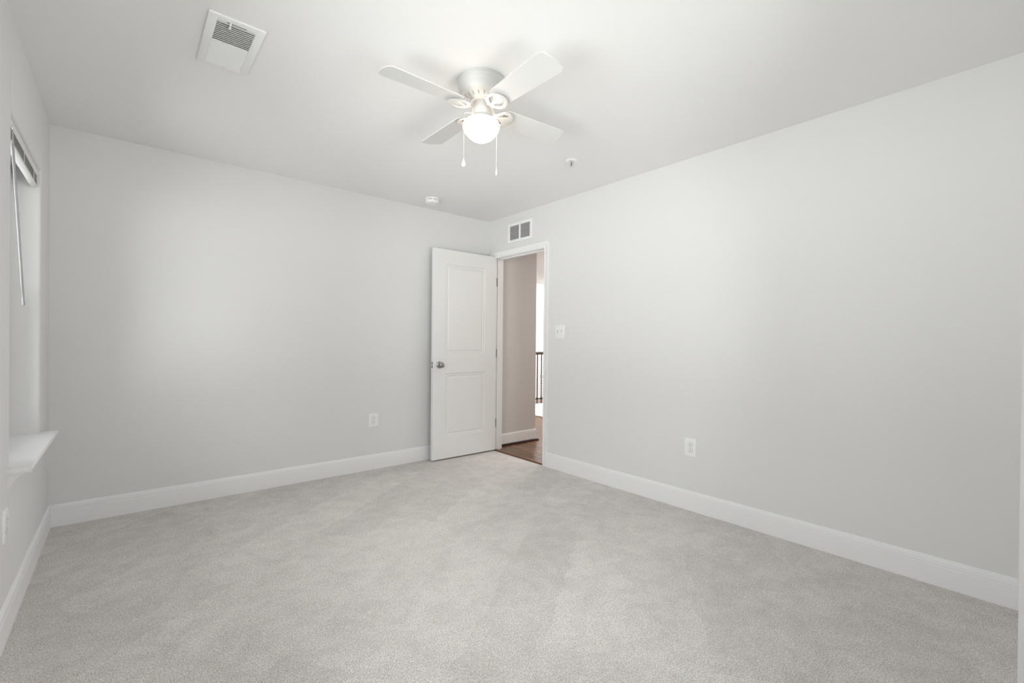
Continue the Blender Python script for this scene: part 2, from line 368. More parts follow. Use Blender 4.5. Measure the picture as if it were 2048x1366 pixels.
# ------------------------------------------------------------------ the open door
FX0, FX1, FY, BY, FZ0, FZ1 = -0.752, 0.003, -0.1355, -0.1005, 0.014, 2.044
door = struct(empty('door_1', (0.004, -0.11, 0)), 'white two-panel moulded door standing open against the back wall')
door['category'] = 'door'
door.rotation_euler = (0, 0, -0.010)
def loc(p): return (p[0]-0.004, p[1]+0.11, p[2])
def door_leaf():
    bm = bmesh.new()
    panels = [(-0.620, -0.146, 1.027, 1.906), (-0.620, -0.140, 0.222, 0.840)]
    rings = [(0, 0), (0.004, 0.0075), (0.011, 0.0085), (0.021, 0.0065), (0.028, 0.012), (0.032, 0.0125), (0.041, 0.004)]
    px = -0.620; qx = -0.143
    xs = [FX0, px, qx, FX1]; zs = [FZ0, 0.222, 0.840, 1.027, 1.906, FZ1]
    for side, yf, sg in ((0, FY, 1), (1, BY, -1)):
        V = {}
        def v(x, y, z):
            k = (round(x, 5), round(y, 5), round(z, 5))
            if k not in V: V[k] = bm.verts.new(loc((x, y, z)))
            return V[k]
        for i in range(3):
            for j in range(5):
                x0, x1, z0, z1 = xs[i], xs[i+1], zs[j], zs[j+1]
                if i == 1 and j in (1, 3):
                    prev = None
                    for ins, dep in rings:
                        c = [v(x0+ins, yf+sg*dep, z0+ins), v(x1-ins, yf+sg*dep, z0+ins), v(x1-ins, yf+sg*dep, z1-ins), v(x0+ins, yf+sg*dep, z1-ins)]
                        if prev:
                            for k in range(4): bm.faces.new((prev[k], prev[(k+1) % 4], c[(k+1) % 4], c[k]))
                        prev = c
                    bm.faces.new(prev)
                else:
                    bm.faces.new((v(x0, yf, z0), v(x1, yf, z0), v(x1, yf, z1), v(x0, yf, z1)))
    def w(x, y, z): return bm.verts.new(loc((x, y, z)))
    for q in (((FX0, FY, FZ0), (FX0, FY, FZ1), (FX0, BY, FZ1), (FX0, BY, FZ0)), ((FX1, FY, FZ0), (FX1, FY, FZ1), (FX1, BY, FZ1), (FX1, BY, FZ0)),
              ((FX0, FY, FZ0), (FX1, FY, FZ0), (FX1, BY, FZ0), (FX0, BY, FZ0)), ((FX0, FY, FZ1), (FX1, FY, FZ1), (FX1, BY, FZ1), (FX0, BY, FZ1))):
        bm.faces.new([w(*p) for p in q])
    bmesh.ops.remove_doubles(bm, verts=bm.verts[:], dist=1e-5)
    return bm
leaf = obj('door_leaf', door_leaf(), M_DOOR, door, smooth=False)
# knob in front (and its twin behind)
KX, KZ = -0.682, 0.925
KN = [(0.0, 0.0), (0.033, 0.0), (0.0335, 0.003), (0.031, 0.006), (0.022, 0.009), (0.0135, 0.012), (0.0115, 0.020), (0.0125, 0.027), (0.019, 0.031), (0.0245, 0.037), (0.0268, 0.045), (0.0262, 0.052), (0.022, 0.058), (0.014, 0.0605), (0.0065, 0.061), (0.005, 0.0595), (0.0, 0.0595)]
def knob(yf, sg, short=False):
    pr = KN if not short else [(r, h*0.72) for r, h in KN]
    k = obj('door_knob', mk(lathe, [(r, sg*h) for r, h in pr], loc((KX, yf, KZ)), 36, axis='y'), M_NICK, door)
    k['label'] = 'round satin nickel knob'
    return k
kf = knob(FY, -1); knob(BY, 1, True)
obj('lock_button', mk(lathe, [(0.0, 0), (0.0042, 0), (0.0042, 0.004), (0.003, 0.006), (0, 0.006)], (KX-0.004, 0, 0), 14, axis='y'), M_CHROME, kf, loc=(0, 0, 0)).matrix_local = Matrix.Translation((0, loc((0, FY-0.0655, 0))[1], KZ))
lp = obj('latch_plate', mk(box, *[loc((FX0-0.0015, FY+0.006, 0))[0], loc((FX0+0.002, 0, 0))[0]], loc((0, FY+0.006, 0))[1], loc((0, BY-0.006, 0))[1], KZ-0.029, KZ+0.029, 0.0006, 1), M_NICK, door)
obj('latch_bolt', mk(box, loc((FX0-0.011, 0, 0))[0], loc((FX0, 0, 0))[0], loc((0, FY+0.012, 0))[1], loc((0, BY-0.011, 0))[1], KZ-0.009, KZ+0.009, 0.003, 2), M_CHROME, lp)
for hz in (1.785, 1.03, 0.288):
    bm = bmesh.new()
    lathe(bm, [(0, -0.047), (0.004, -0.047), (0.0058, -0.044), (0.0058, 0.044), (0.004, 0.047), (0, 0.047)], loc((-0.004, BY+0.0005, hz)), 14)
    box(bm, loc((FX1, 0, 0))[0], loc((FX1+0.002, 0, 0))[0], loc((0, FY+0.003, 0))[1], loc((0, BY, 0))[1], hz-0.044, hz+0.044)
    box(bm, loc((0.0, 0, 0))[0], loc((0.050, 0, 0))[0], loc((0, DY1-0.0022, 0))[1], loc((0, DY1+0.0005, 0))[1], hz-0.044, hz+0.044)
    h = obj('hinge', bm, M_NICK, door); h['label'] = 'nickel butt hinge'

# ------------------------------------------------------------------ corridor and loft beyond the door
XC = 0.708
struct_boxes('wall_hall', [(0.0, XC, 0.0, 0.13, 0, H)], M_HALL)
struct_boxes('floor_hall', [(0.012, 6.5, -2.5, 2.86, -0.14, 0.0), ], M_WOOD)
struct_boxes('ceiling_hall', [(T, 1.89, -2.5, 4.6, H, H+0.18)], M_CEIL)
struct_boxes('ceiling_loft', [(1.89, 6.6, -2.5, 4.6, 2.62, 2.74)], M_CEIL)
struct_boxes('wall_stairwell', [(-0.2, 6.5, 4.4, 4.6, -2.6, 2.62)], M_CEIL)
struct_boxes('floor_stairwell', [(-0.2, 6.6, 2.86, 4.6, -2.7, -2.6), (-0.2, 6.6, 2.86-0.1, 2.86, -2.7, -0.0)], M_CEIL)
struct_boxes('wall_loft', [(6.5, 6.6, -2.5, 4.6, -2.6, 2.62)], M_CEIL)
struct_boxes('wall_landing', [(T, 6.6, -2.62, -2.5, 0, 2.62)], M_HALL)
struct_boxes('wall_stair', [(-0.2, -0.08, T+0.01, 4.6, -2.6, 2.62)], M_CEIL)
bm = bmesh.new()
extrude(bm, BASE, lambda u, v, e: (T+0.02 if e == 0 else XC+u, -u, v))
extrude(bm, BASE, lambda u, v, e: (XC+u, (-u) if e == 0 else 0.13, v))
struct(obj('baseboard_hall', bm, M_TRIM, smooth=False))
SHOE = [(0.0, 0.0), (0.034, 0.0), (0.034, 0.006), (0.031, 0.014), (0.025, 0.019), (0.014, 0.021), (0.0, 0.021)]
bm = bmesh.new()
extrude(bm, SHOE, lambda u, v, e: (T+0.02 if e == 0 else XC+u, -u, v))
extrude(bm, SHOE, lambda u, v, e: (XC+u, (-u) if e == 0 else 0.13, v))
struct(obj('trim_4', bm, M_WOODD))
# reducer strip in the doorway
RED = [(-0.006, 0.0), (0.050, 0.0), (0.050, 0.005), (0.044, 0.009), (0.012, 0.010), (0.0, 0.009), (-0.006, 0.005)]
bm = bmesh.new(); extrude(bm, RED, lambda u, v, e: (u+0.004, DY0 if e == 0 else DY1, v))
tag(obj('threshold_strip', bm, M_WOODT), 'brown wood reducer strip across the doorway between carpet and hardwood', 'threshold')
# rug
def rug():
    bm = bmesh.new(); x0, x1, y0, y1 = 1.89, 4.6, -0.4, 2.185; nx, ny = 60, 90
    g = [[bm.verts.new((x0+(x1-x0)*i/nx, y0+(y1-y0)*j/ny, 0.016+0.0045*math.sin(j*1.9)+random.uniform(-0.002, 0.002))) for j in range(ny+1)] for i in range(nx+1)]
    for i in range(nx):
        for j in range(ny): bm.faces.new((g[i][j], g[i+1][j], g[i+1][j+1], g[i][j+1]))
    b = [[None]*(ny+1) for _ in range(nx+1)]
    edge = [(i, 0) for i in range(nx+1)]+[(nx, j) for j in range(1, ny+1)]+[(i, ny) for i in range(nx-1, -1, -1)]+[(0, j) for j in range(ny-1, 0, -1)]
    low = [bm.verts.new((g[i][j].co.x, g[i][j].co.y, 0.0)) for i, j in edge]
    n = len(edge)
    for k in range(n):
        (i, j), (i2, j2) = edge[k], edge[(k+1) % n]
        bm.faces.new((g[i][j], low[k], low[(k+1) % n], g[i2][j2]))
    bm.faces.new(low)
    return bm
tag(obj('area_rug', rug(), M_RUG), 'white ribbed rug on the hardwood in front of the stair railing', 'rug')
# railing: handrail + balusters
rl = thing('stair_railing', 'dark handrail with black iron balusters seen through the doorway', 'railing', (3.0, 2.28, 0))
HR = [(-0.030, 0.0), (0.030, 0.0), (0.033, 0.012), (0.031, 0.030), (0.024, 0.043), (0.010, 0.050), (-0.010, 0.050), (-0.024, 0.043), (-0.031, 0.030), (-0.033, 0.012)]
bm = bmesh.new(); extrude(bm, HR, lambda u, v, e: (-1.9 if e == 0 else 2.6, u, 0.922+v)); obj('handrail', bm, M_RAIL, rl)
for k in range(-4, 6):
    x = -0.094+0.106*k
    deco = (k % 2 == 1)
    bm = bmesh.new()
    if not deco:
        box(bm, x-0.0068, x+0.0068, -0.0068, 0.0068, 0.0, 0.93)
    else:
        n = 60; zs0, zs1 = 0.16, 0.80; prev = None
        rings = []
        for i in range(n+1):
            z = 0.0 if i == 0 else (0.93 if i == n else zs0+(zs1-zs0)*(i-1)/(n-2))
            a = PI/4 + (0 if i <= 1 else (2*PI*3.0*(i-1)/(n-2)))
            rings.append([bm.verts.new((x+0.0096*math.cos(a+PI/2*q), 0.0096*math.sin(a+PI/2*q), z)) for q in range(4)])
        for a, b in zip(rings, rings[1:]):
            for q in range(4): bm.faces.new((a[q], a[(q+1) % 4], b[(q+1) % 4], b[q]))
    bl = obj('baluster', bm, M_IRON, rl, smooth=False)
    obj('shoe', mk(lathe, [(0.010, 0.072), (0.012, 0.082), (0.018, 0.088), (0.020, 0.097), (0.018, 0.106), (0.012, 0.114), (0.010, 0.122)], (x, 0, 0), 16), M_IRON, bl)
    if deco:
        bm = bmesh.new()
        for q in range(4):
            a0 = PI/2*q
            tube(bm, [(x+0.024*math.sin(PI*s/10)*math.cos(a0+1.6*s/10), 0.024*math.sin(PI*s/10)*math.sin(a0+1.6*s/10), 0.482+0.06*s/10) for s in range(11)], 0.0045, 6)
        bk = obj('basket', bm, M_SILV, bl); bk['label'] = 'silvery twisted basket on the baluster'

# ------------------------------------------------------------------ windows, sills, blinds
def window(idx, wn):
    y0, y1, z0, z1 = wn['y0'], wn['y1'], wn['z0'], wn['z1']; ym = (y0+y1)/2
    r = struct(empty('window_%d' % idx, (-W-0.15, ym, z0)))
    xa, xb = -W-0.185, -W-0.115
    def q(items, n, m=M_VINYL, par=r, bev=0.003):
        bm = bmesh.new()
        for i in items: box(bm, i[0]+W+0.15, i[1]+W+0.15, i[2]-ym, i[3]-ym, i[4]-z0, i[5]-z0, bev, 1)
        return obj(n, bm, m, par, smooth=False)
    f = 0.045
    q([(xa, xb, y0, y0+f, z0+0.018, z1), (xa, xb, y1-f, y1, z0+0.018, z1), (xa, xb, y0+f, y1-f, z0+0.018, z0+f+0.018), (xa, xb, y0+f, y1-f, z1-f, z1)], 'window_frame')
    zm = (z0+z1)/2+0.01
    for nm, xs, za, zb in (('lower_sash', xb-0.034, z0+f+0.018, zm+0.02), ('upper_sash', xa+0.004, zm-0.02, z1-f)):
        s = 0.038; ya, yb = y0+f, y1-f
        sa = q([(xs, xs+0.028, ya, ya+s, za, zb), (xs, xs+0.028, yb-s, yb, za, zb), (xs, xs+0.028, ya+s, yb-s, za, za+s), (xs, xs+0.028, ya+s, yb-s, zb-s, zb)], nm)
        q([(xs+0.012, xs+0.016, ya+s, yb-s, za+s, zb-s)], 'pane', M_GLASS, sa, 0)
    if idx == 1:
        q([(-W-0.184, -W-0.1835, y0+f-0.004, y1-f+0.004, z0+f+0.014, z1-f+0.004)], 'dimming_screen', M_SCREEN, r, 0)  # unseen layer, added to cut this window's light
    return r
def sill(idx, wn, flush=False):
    y0, y1, z0 = wn['y0'], wn['y1'], wn['z0']; zt = z0+0.018
    r = struct(empty('trim_%d' % (4+idx), (-W, (y0+y1)/2, z0))); ym = (y0+y1)/2
    bm = bmesh.new()
    # stool: horns run past the opening, rounded nose
    hn, nose = (0.0, 0.004) if flush else (0.052, 0.068)
    prof = [(-0.001, 0), (nose-0.004, 0), (nose, 0.004), (nose+0.0015, 0.009), (nose, 0.014), (nose-0.004, 0.018), (-0.001, 0.018)]
    if flush: prof = [(0, 0), (0.003, 0), (0.003, 0.018), (0, 0.018)]
    extrude(bm, [(u if u > 0 else 0.0, v) for u, v in prof], lambda u, v, e: (u, (y0-hn if e == 0 else y1+hn)-ym, v))
    box(bm, -0.115, 0.0, y0-ym, y1-ym, 0, 0.018)
    obj('window_sill', bm, M_TRIM, r)
    if flush: return r
    AP = [(0, 0), (0.052, 0), (0.052, -0.004), (0.044, -0.008), (0.030, -0.013), (0.020, -0.022), (0.013, -0.034), (0.010, -0.046), (0.006, -0.049), (0.006, -0.056), (0.0, -0.058)]
    bm = bmesh.new(); extrude(bm, AP, lambda u, v, e: (u, (y0-hn+0.01 if e == 0 else y1+hn-0.01)-ym, v)); obj('apron', bm, M_TRIM, r)
    return r
def blind(wn, label):
    y0, y1, z1 = wn['y0']+0.008, wn['y1']-0.008, wn['z1']; ym = (y0+y1)/2; L = (y1-y0)/2
    r = thing('window_blind', label, 'blind', (-W-0.028, ym, z1), group='raised mini blinds')
    bm = bmesh.new()
    hr = [(-0.0135, 0), (0.0135, 0), (0.0135, -0.027), (0.0115, -0.030), (-0.0115, -0.030), (-0.0135, -0.027)]
    extrude(bm, hr, lambda u, v, e: (u, -L if e == 0 else L, v)); obj('headrail', bm, M_BLIND, r, smooth=False)
    n = 13
    for i in range(n):
        bm = bmesh.new(); z = -0.0335-0.0037*i+random.uniform(-0.0004, 0.0004); dx = random.uniform(-0.0008, 0.0008)
        pr = [(-0.0125, -0.0012), (-0.006, 0.0003), (0, 0.0008), (0.006, 0.0003), (0.0125, -0.0012), (0.006, -0.0009), (0, -0.0004), (-0.006, -0.0009)]
        extrude(bm, pr, lambda u, v, e: (u+dx, (-L+0.006) if e == 0 else (L-0.006), z+v)); obj('slat', bm, M_SLAT, r)
    zb = -0.0335-0.0037*n
    bm = bmesh.new(); box(bm, -0.013, 0.013, -L+0.005, L-0.005, zb-0.013, zb, 0.003, 2); obj('bottom_rail', bm, M_BLIND, r)
    for s in (-0.30, 0.0, 0.30):
        obj('ladder_cord', mk(box, 0.0132, 0.0146, s-0.004, s+0.004, zb-0.010, -0.031), M_BLIND, r)
    for s in (-1, 1):
        obj('end_bracket', mk(box, -0.0145, 0.0155, s*L-0.002 if s < 0 else L-0.001, s*L+0.001 if s < 0 else L+0.002, -0.032, 0.0), M_BLIND, r)
    return r, L
window(1, WIN); sill(1, WIN); window(3, FILL_WIN3); sill(3, FILL_WIN3)  # window_3 and its sill are added to even out the room light
for r_, off in ((window(2, FILL_WIN2), 0.15), (sill(2, FILL_WIN2, True), 0.0)):  # window_2 and its sill, likewise added for light from behind
    r_.location = (X2, YR-off, FILL_WIN2['z0']); r_.rotation_euler = (0, 0, PI/2)
b1, L1 = blind(WIN, 'white mini blind pulled fully up at the top of the left window')
# tilt wand: hooked to the headrail, leaning along the window
WT, WB = Vector((-3.355, -1.100, 2.022)), Vector((-3.352, -0.810, 1.318))
bo = Vector((-W-0.028, (WIN['y0']+WIN['y1'])/2, WIN['z1']))
wd_ = obj('tilt_wand', mk(tube, [WT-bo, WT.lerp(WB, 0.5)-bo, WB-bo], 0.0045, 6), M_WAND, b1)
obj('wand_tip', mk(tube, [WB-bo, WB.lerp(WT, -0.02)-bo], 0.0056, 8), M_WAND, wd_)
obj('wand_hook', mk(tube, [bo+Vector((0.018, -0.20, -0.018))-bo if False else Vector((0.0125, WT.y-bo.y-0.004, -0.018)), Vector((0.017, WT.y-bo.y-0.002, -0.024)), WT-bo], 0.002, 6), M_CHROME, wd_)
b3, L3 = blind(FILL_WIN3, 'white mini blind pulled up in the added left-wall window nearest the camera')
b2, L2 = blind(FILL_WIN2, 'white mini blind pulled up in the added window of the wall behind the camera')
b2.location = (X2, YR-0.028, FILL_WIN2['z1']); b2.rotation_euler = (0, 0, PI/2)

# ------------------------------------------------------------------ ceiling fan
FC = Vector((-1.652, -2.093, H))
fan = thing('ceiling_fan', 'white four-blade ceiling fan with a lit globe in the middle of the ceiling', 'ceiling fan', FC)
obj('housing', mk(lathe, [(0.0, 0.0), (0.1135, 0.0), (0.1155, -0.004), (0.1155, -0.017), (0.1165, -0.019), (0.1155, -0.021), (0.1150, -0.028), (0.1160, -0.030), (0.1150, -0.032), (0.1135, -0.050), (0.110, -0.066), (0.106, -0.074), (0.099, -0.080), (0.092, -0.083), (0, -0.083)], n=72), M_FAN, fan)
# vented cone under the housing, with drop-shaped grey inserts coloured as the shade inside open slots
def cone_pt(r, a, off=0.0):
    # cone from r=.093 z=-.081 to r=.050 z=-.106
    t = (0.093-r)/0.043; z = -0.081-0.025*t - 0.004*math.sin(PI*t)
    return Vector((r*math.cos(a)*(1+off*0.0), r*math.sin(a), z-off))
bm = bmesh.new()
lathe(bm, [(0.093, -0.079)]+[(0.093-0.043*t/8, cone_pt(0.093-0.043*t/8, 0).z) for t in range(9)]+[(0.047, -0.108), (0.0, -0.108)], n=72)
vr = obj('vent_ring', bm, M_FAN, fan)
NS = 18
slot_me = None
for i in range(NS):
    a = 2*PI*i/NS+0.06
    if slot_me is None:
        bm = bmesh.new(); out = []
        for k in range(18):
            th = 2*PI*k/18; rr = 0.0755+0.0100*math.cos(th); wv_ = 0.0034*math.sin(th)*(1.0+0.45*math.cos(th))
            out.append((rr, wv_))
        lo = [bm.verts.new(Vector((r, w, cone_pt(r, 0).z-0.0006))) for r, w in out]
        hi = [bm.verts.new(Vector((r, w, cone_pt(r, 0).z+0.003))) for r, w in out]
        bm.faces.new(lo)
        bm.faces.new(hi[::-1])
        for k in range(18): bm.faces.new((lo[k], hi[k], hi[(k+1) % 18], lo[(k+1) % 18]))
        s0 = obj('vent_slot', bm, M_SLOT, vr, smooth=False); slot_me = s0.data; s0.rotation_euler = (0, 0, a)
    else:
        s = s0.copy(); COL.objects.link(s); s.parent = vr; s.rotation_euler = (0, 0, a)
# blades + irons
BR0, BR1 = 0.128, 0.515
def blade_outline():
    pts = []
    w0, w1 = 0.056, 0.069
    def corner(cx, cy, r, a0, a1, n=7): return [(cx+r*math.cos(a0+(a1-a0)*i/n), cy+r*math.sin(a0+(a1-a0)*i/n)) for i in range(n+1)]
    pts += corner(BR0+0.018, -w0+0.018, 0.018, 1.5*PI, PI)[::-1]
    # tip: gently bowed end with round corners
    pts += corner(BR1-0.030, -w1+0.026, 0.026, 1.5*PI, 1.9*PI)
    pts += [(BR1+0.001, -0.02), (BR1+0.003, 0.0), (BR1+0.001, 0.02)]
    pts += corner(BR1-0.030, w1-0.026, 0.026, 0.1*PI, 0.5*PI)
    pts += corner(BR0+0.018, w0-0.018, 0.018, 0.5*PI, PI)
    return pts
def blade_mesh():
    bm = bmesh.new(); plate(bm, blade_outline(), z0=-0.0023, z1=0.0023)
    return bm
def iron_mesh():
    """arm from the motor plus a D-shaped bracket with two openings, under the blade root."""
    bm = bmesh.new()
    z = -0.0145
    # outer bow of the D
    bow = [(0.116+0.058*math.sin(PI*i/14), -0.049*math.cos(PI*i/14), z) for i in range(15)]
    tube(bm, bow, [0.0105]*15, 8, flat=0.30)
    # scroll arms back to the motor
    for s_ in (-1, 1):
        tube(bm, [(0.116, s_*0.049, z), (0.104, s_*0.042, z), (0.094, s_*0.028, z-0.001), (0.085, s_*0.014, z-0.001), (0.072, s_*0.008, z+0.003)], [0.0105, 0.0105, 0.0105, 0.010, 0.009], 8, flat=0.40)
    # centre spine flaring into a pad, with raised screw bosses up to the blade
    tube(bm, [(0.080, 0, z), (0.105, 0, z), (0.128, 0, z), (0.150, 0, z), (0.172, 0, z)], [0.010, 0.008, 0.022, 0.036, 0.024], 10, flat=0.14)
    for bx, by in ((0.160, 0.0), (0.122, 0.044), (0.122, -0.044)):
        lathe(bm, [(0, -0.019), (0.0045, -0.0185), (0.0055, -0.016), (0.0055, -0.003), (0, -0.003)], (bx, by, 0), 12)
    return bm
def arm_mesh():
    bm = bmesh.new()
    tube(bm, [(0.046, 0, 0.032), (0.058, 0, 0.026), (0.066, 0, 0.010), (0.074, 0, -0.008), (0.090, 0, -0.012)], [0.012, 0.012, 0.0105, 0.011, 0.012], 10, flat=0.6)
    return bm
BZ = -0.138
proto = None
for k, (ang, dr) in enumerate(((-2.3, 0), (88.5, 0), (179.0, 0), (-91.5, 0))):
    if proto is None:
        bl = obj('blade', blade_mesh(), M_BLADE, fan)
        ir = obj('blade_iron', iron_mesh(), M_FAN, bl)
        ar = obj('blade_arm', arm_mesh(), M_FAN, bl)
        proto = (bl, ir, ar)
    else:
        bl = proto[0].copy(); COL.objects.link(bl); bl.parent = fan
        ir = proto[1].copy(); COL.objects.link(ir); ir.parent = bl
        ar = proto[2].copy(); COL.objects.link(ar); ar.parent = bl
    bl.location = (0, 0, BZ)
    bl.rotation_euler = (math.radians(-11.0), 0, math.radians(ang))
    ar.rotation_euler = (math.radians(11.0), 0, 0)
obj('light_fitter', mk(lathe, [(0.0, -0.104), (0.034, -0.104), (0.0375, -0.108), (0.0375, -0.165), (0.039, -0.172), (0.044, -0.178), (0.050, -0.182), (0.052, -0.187), (0.048, -0.190), (0.0, -0.190)], n=48), M_FAN, fan)
gl = obj('glass_globe', mk(lathe, [(0.044, -0.186), (0.049, -0.190), (0.062, -0.194), (0.077, -0.201), (0.087, -0.210), (0.0915, -0.221), (0.0905, -0.233), (0.085, -0.247), (0.075, -0.262), (0.062, -0.276), (0.047, -0.288), (0.030, -0.2965), (0.014, -0.300), (0.0, -0.301)], n=56), M_GLOBE, fan)
gl['label'] = 'lit white glass globe'
# pull chains
def chain(dx, dd, z_end, pend):
    # dx along the camera's right, dd towards the camera
    d = (rt*dx - Vector((fw.x, fw.y, 0)).normalized()*dd); d.z = 0
    u = d.normalized(); R = d.length
    bm = bmesh.new()
    pts = [u*0.036+Vector((0, 0, -0.174)), u*0.062+Vector((0, 0, -0.177)), u*(R-0.010)+Vector((0, 0, -0.184)), u*R+Vector((0, 0, -0.194))]
    zend = z_end-H
    n = 8
    pts += [u*R+Vector((0, 0, -0.194+(zend+0.194)*i/n)) for i in range(1, n+1)]
    tube(bm, pts, 0.0014, 6)
    c = obj('pull_chain', bm, M_FAN, fan)
    # flat teardrop pendant
    bm = bmesh.new()
    prof = [(0.0, 0.0), (0.0018, -0.002), (0.003, -0.008), (0.0068, -0.018), (0.0098, -0.028), (0.0092, -0.035), (0.005, -0.0405), (0.0, -0.042)]
    lathe(bm, prof, tuple(u*R+Vector((0, 0, zend))), 16)
    cen = u*R+Vector((0, 0, zend))
    ax = Matrix.Rotation(pend, 3, 'Z')
    for v in bm.verts:
        p = ax.inverted() @ (v.co-cen); p.y *= 0.35; v.co = cen+ax @ p
    obj('chain_pendant', bm, M_PLAST, c)
chain(-0.079, 0.062, 2.034, 2.4)
chain(0.074, -0.066, 2.040, 1.3)

# ------------------------------------------------------------------ ceiling register
vc = Vector((-2.645, -1.583, H))
cv = thing('ceiling_vent', 'white rectangular register with half-open louvres in the ceiling', 'air vent', vc)
FXH, FYH = 0.101, 0.206
ix, ya, yb, ym_ = 0.068, -0.165, 0.177, -0.006
bm = bmesh.new()
def fr(bm, x0, x1, y0, y1, z0=-0.008, z1=0.0): box(bm, x0, x1, y0, y1, z0, z1, 0.002, 2)
fr(bm, -FXH, -ix, -FYH, FYH); fr(bm, ix, FXH, -FYH, FYH); fr(bm, -ix-0.002, ix+0.002, -FYH, ya); fr(bm, -ix-0.002, ix+0.002, yb, FYH); fr(bm, -ix-0.002, ix+0.002, ym_-0.005, ym_+0.005, -0.007, 0.0)
obj('register_frame', bm, M_SHEET, cv)
obj('duct_back', mk(box, -ix, ix, ya, yb, -0.0012, -0.0002), M_DUCT, cv, smooth=False)
for bank, (p0, p1, tilt) in enumerate(((ya, ym_-0.005, 0.62), (ym_+0.005, yb, -0.75))):
    n = 11
    for i in range(n):
        y = p0+(p1-p0)*(i+0.5)/n
        bm = bmesh.new(); box(bm, -ix, ix, -0.0078 if bank == 0 else -0.0066, 0.0078 if bank == 0 else 0.0066, -0.0005, 0.0005)
        ob = obj('louvre', bm, M_SHEET, cv, smooth=False, loc=(0, y, -0.0062)); ob.rotation_euler = (tilt*0.55, 0, 0)
        if bank == 1: ob.rotation_euler = (-0.30, 0, 0)
lv = obj('damper_slot', mk(box, -0.036, 0.034, ya-0.012, ya-0.009, -0.0086, -0.006), M_DARK, cv, smooth=False)
lev = bmesh.new(); box(lev, -0.026, -0.020, ya-0.013, ya+0.012, -0.016, -0.007, 0.001, 1); lathe(lev, [(0, -0.018), (0.0045, -0.018), (0.0045, -0.008), (0, -0.008)], (-0.023, ya+0.014, 0), 14)
obj('damper_lever', lev, M_SHEET, cv)
for sx_, sy_ in ((0.0, FYH-0.013), (0.0, -FYH+0.013)):
    obj('screw', mk(lathe, [(0, -0.0098), (0.003, -0.0094), (0.0038, -0.008), (0.0038, -0.006), (0, -0.006)], (sx_, sy_, 0), 14), M_CHROME, cv)

# ------------------------------------------------------------------ return grille above the door
gc = Vector((0, -0.506, 2.253))
wg = thing('wall_grille', 'white louvred return grille on the wall above the doorway', 'air vent', gc)
GY, GZ, gy, gz = 0.181, 0.096, 0.149, 0.071
bm = bmesh.new()
def gf(bm, y0, y1, z0, z1): box(bm, -0.008, 0.0, y0, y1, z0, z1, 0.002, 2)
gf(bm, -GY, -gy, -GZ, GZ); gf(bm, gy, GY, -GZ, GZ); gf(bm, -gy-0.002, gy+0.002, -GZ, -gz); gf(bm, -gy-0.002, gy+0.002, gz, GZ); gf(bm, -0.011, 0.011, -gz-0.002, gz+0.002)
obj('grille_frame', bm, M_SHEET, wg)
obj('duct_back', mk(box, -0.0012, -0.0002, -gy, gy, -gz, gz), M_DARK, wg, smooth=False)
for (p0, p1) in ((-gy, -0.011), (0.011, gy)):
    for i in range(12):
        z = -gz+2*gz*(i+0.5)/12
        bm = bmesh.new(); extrude(bm, [(-0.0076, -0.0040), (-0.0068, -0.0042), (-0.0010, 0.0030), (-0.0018, 0.0034)], lambda u, v, e: (u, p0 if e == 0 else p1, v+z))
        obj('slat', bm, M_SHEET, wg, smooth=False)
for sy_ in (-1, 1): obj('screw', mk(lathe, [(0.0038, -0.007), (0.0038, -0.0088), (0.002, -0.0098), (0, -0.0098)], (0, sy_*(GY-0.014), 0), 12, axis='x'), M_SHEET, wg)

# ------------------------------------------------------------------ smoke detector, sprinkler
sd = thing('smoke_detector', 'round white smoke detector on the ceiling near the back corner', 'smoke detector', (-0.874, -0.296, H))
obj('mounting_base', mk(lathe, [(0, 0), (0.062, 0), (0.0635, -0.003), (0.0635, -0.012), (0.060, -0.014), (0, -0.014)], n=48), M_PLAST, sd)
obj('smoke_gap', mk(lathe, [(0, -0.013), (0.054, -0.013), (0.054, -0.020), (0, -0.020)], n=48), M_DARK, sd)
cv2 = obj('detector_cover', mk(lathe, [(0, -0.018), (0.058, -0.018), (0.060, -0.021), (0.059, -0.034), (0.054, -0.041), (0.045, -0.044), (0.020, -0.046), (0, -0.046)], n=48), M_PLAST, sd)
for i in range(8):
    a = 2*PI*i/8+0.3
    o = obj('rib', mk(box, 0.052, 0.0608, -0.006, 0.006, -0.022, -0.012), M_PLAST, sd, smooth=False); o.rotation_euler = (0, 0, a)
for px_, py_ in ((-0.018, -0.030), (0.020, -0.034)):
    o = obj('sounder_slot', mk(box, -0.010, 0.010, -0.0035, 0.0035, -0.0462, -0.040), M_DUCT, cv2, smooth=False, loc=(px_, py_, 0)); o.rotation_euler = (0, 0, -0.7)
obj('test_button', mk(lathe, [(0, -0.044), (0.010, -0.044), (0.010, -0.0475), (0.008, -0.0485), (0, -0.0485)], (0.012, 0.006, 0), 20), M_PLAST, cv2)

sp = thing('fire_sprinkler', 'small pendent fire sprinkler with white cup on the ceiling', 'sprinkler', (-0.586, -1.720, H))
obj('escutcheon', mk(lathe, [(0.0, -0.0005), (0.038, 0.0), (0.0385, -0.003), (0.034, -0.006), (0.024, -0.008), (0.019, -0.006), (0.0, -0.003)], n=36), M_SHEET, sp)
bm = bmesh.new()
lathe(bm, [(0, -0.003), (0.011, -0.003), (0.011, -0.016), (0.008, -0.018), (0, -0.018)], n=18)
for s in (-1, 1):
    tube(bm, [(0.009*s, 0, -0.015), (0.0135*s, 0, -0.024), (0.012*s, 0, -0.033), (0.003*s, 0, -0.041)], 0.0022, 6)
obj('sprinkler_frame', bm, M_CHROME, sp)
obj('glass_bulb', mk(lathe, [(0, -0.017), (0.0025, -0.019), (0.003, -0.026), (0.0025, -0.036), (0, -0.039)], n=12), M_DARK, sp)
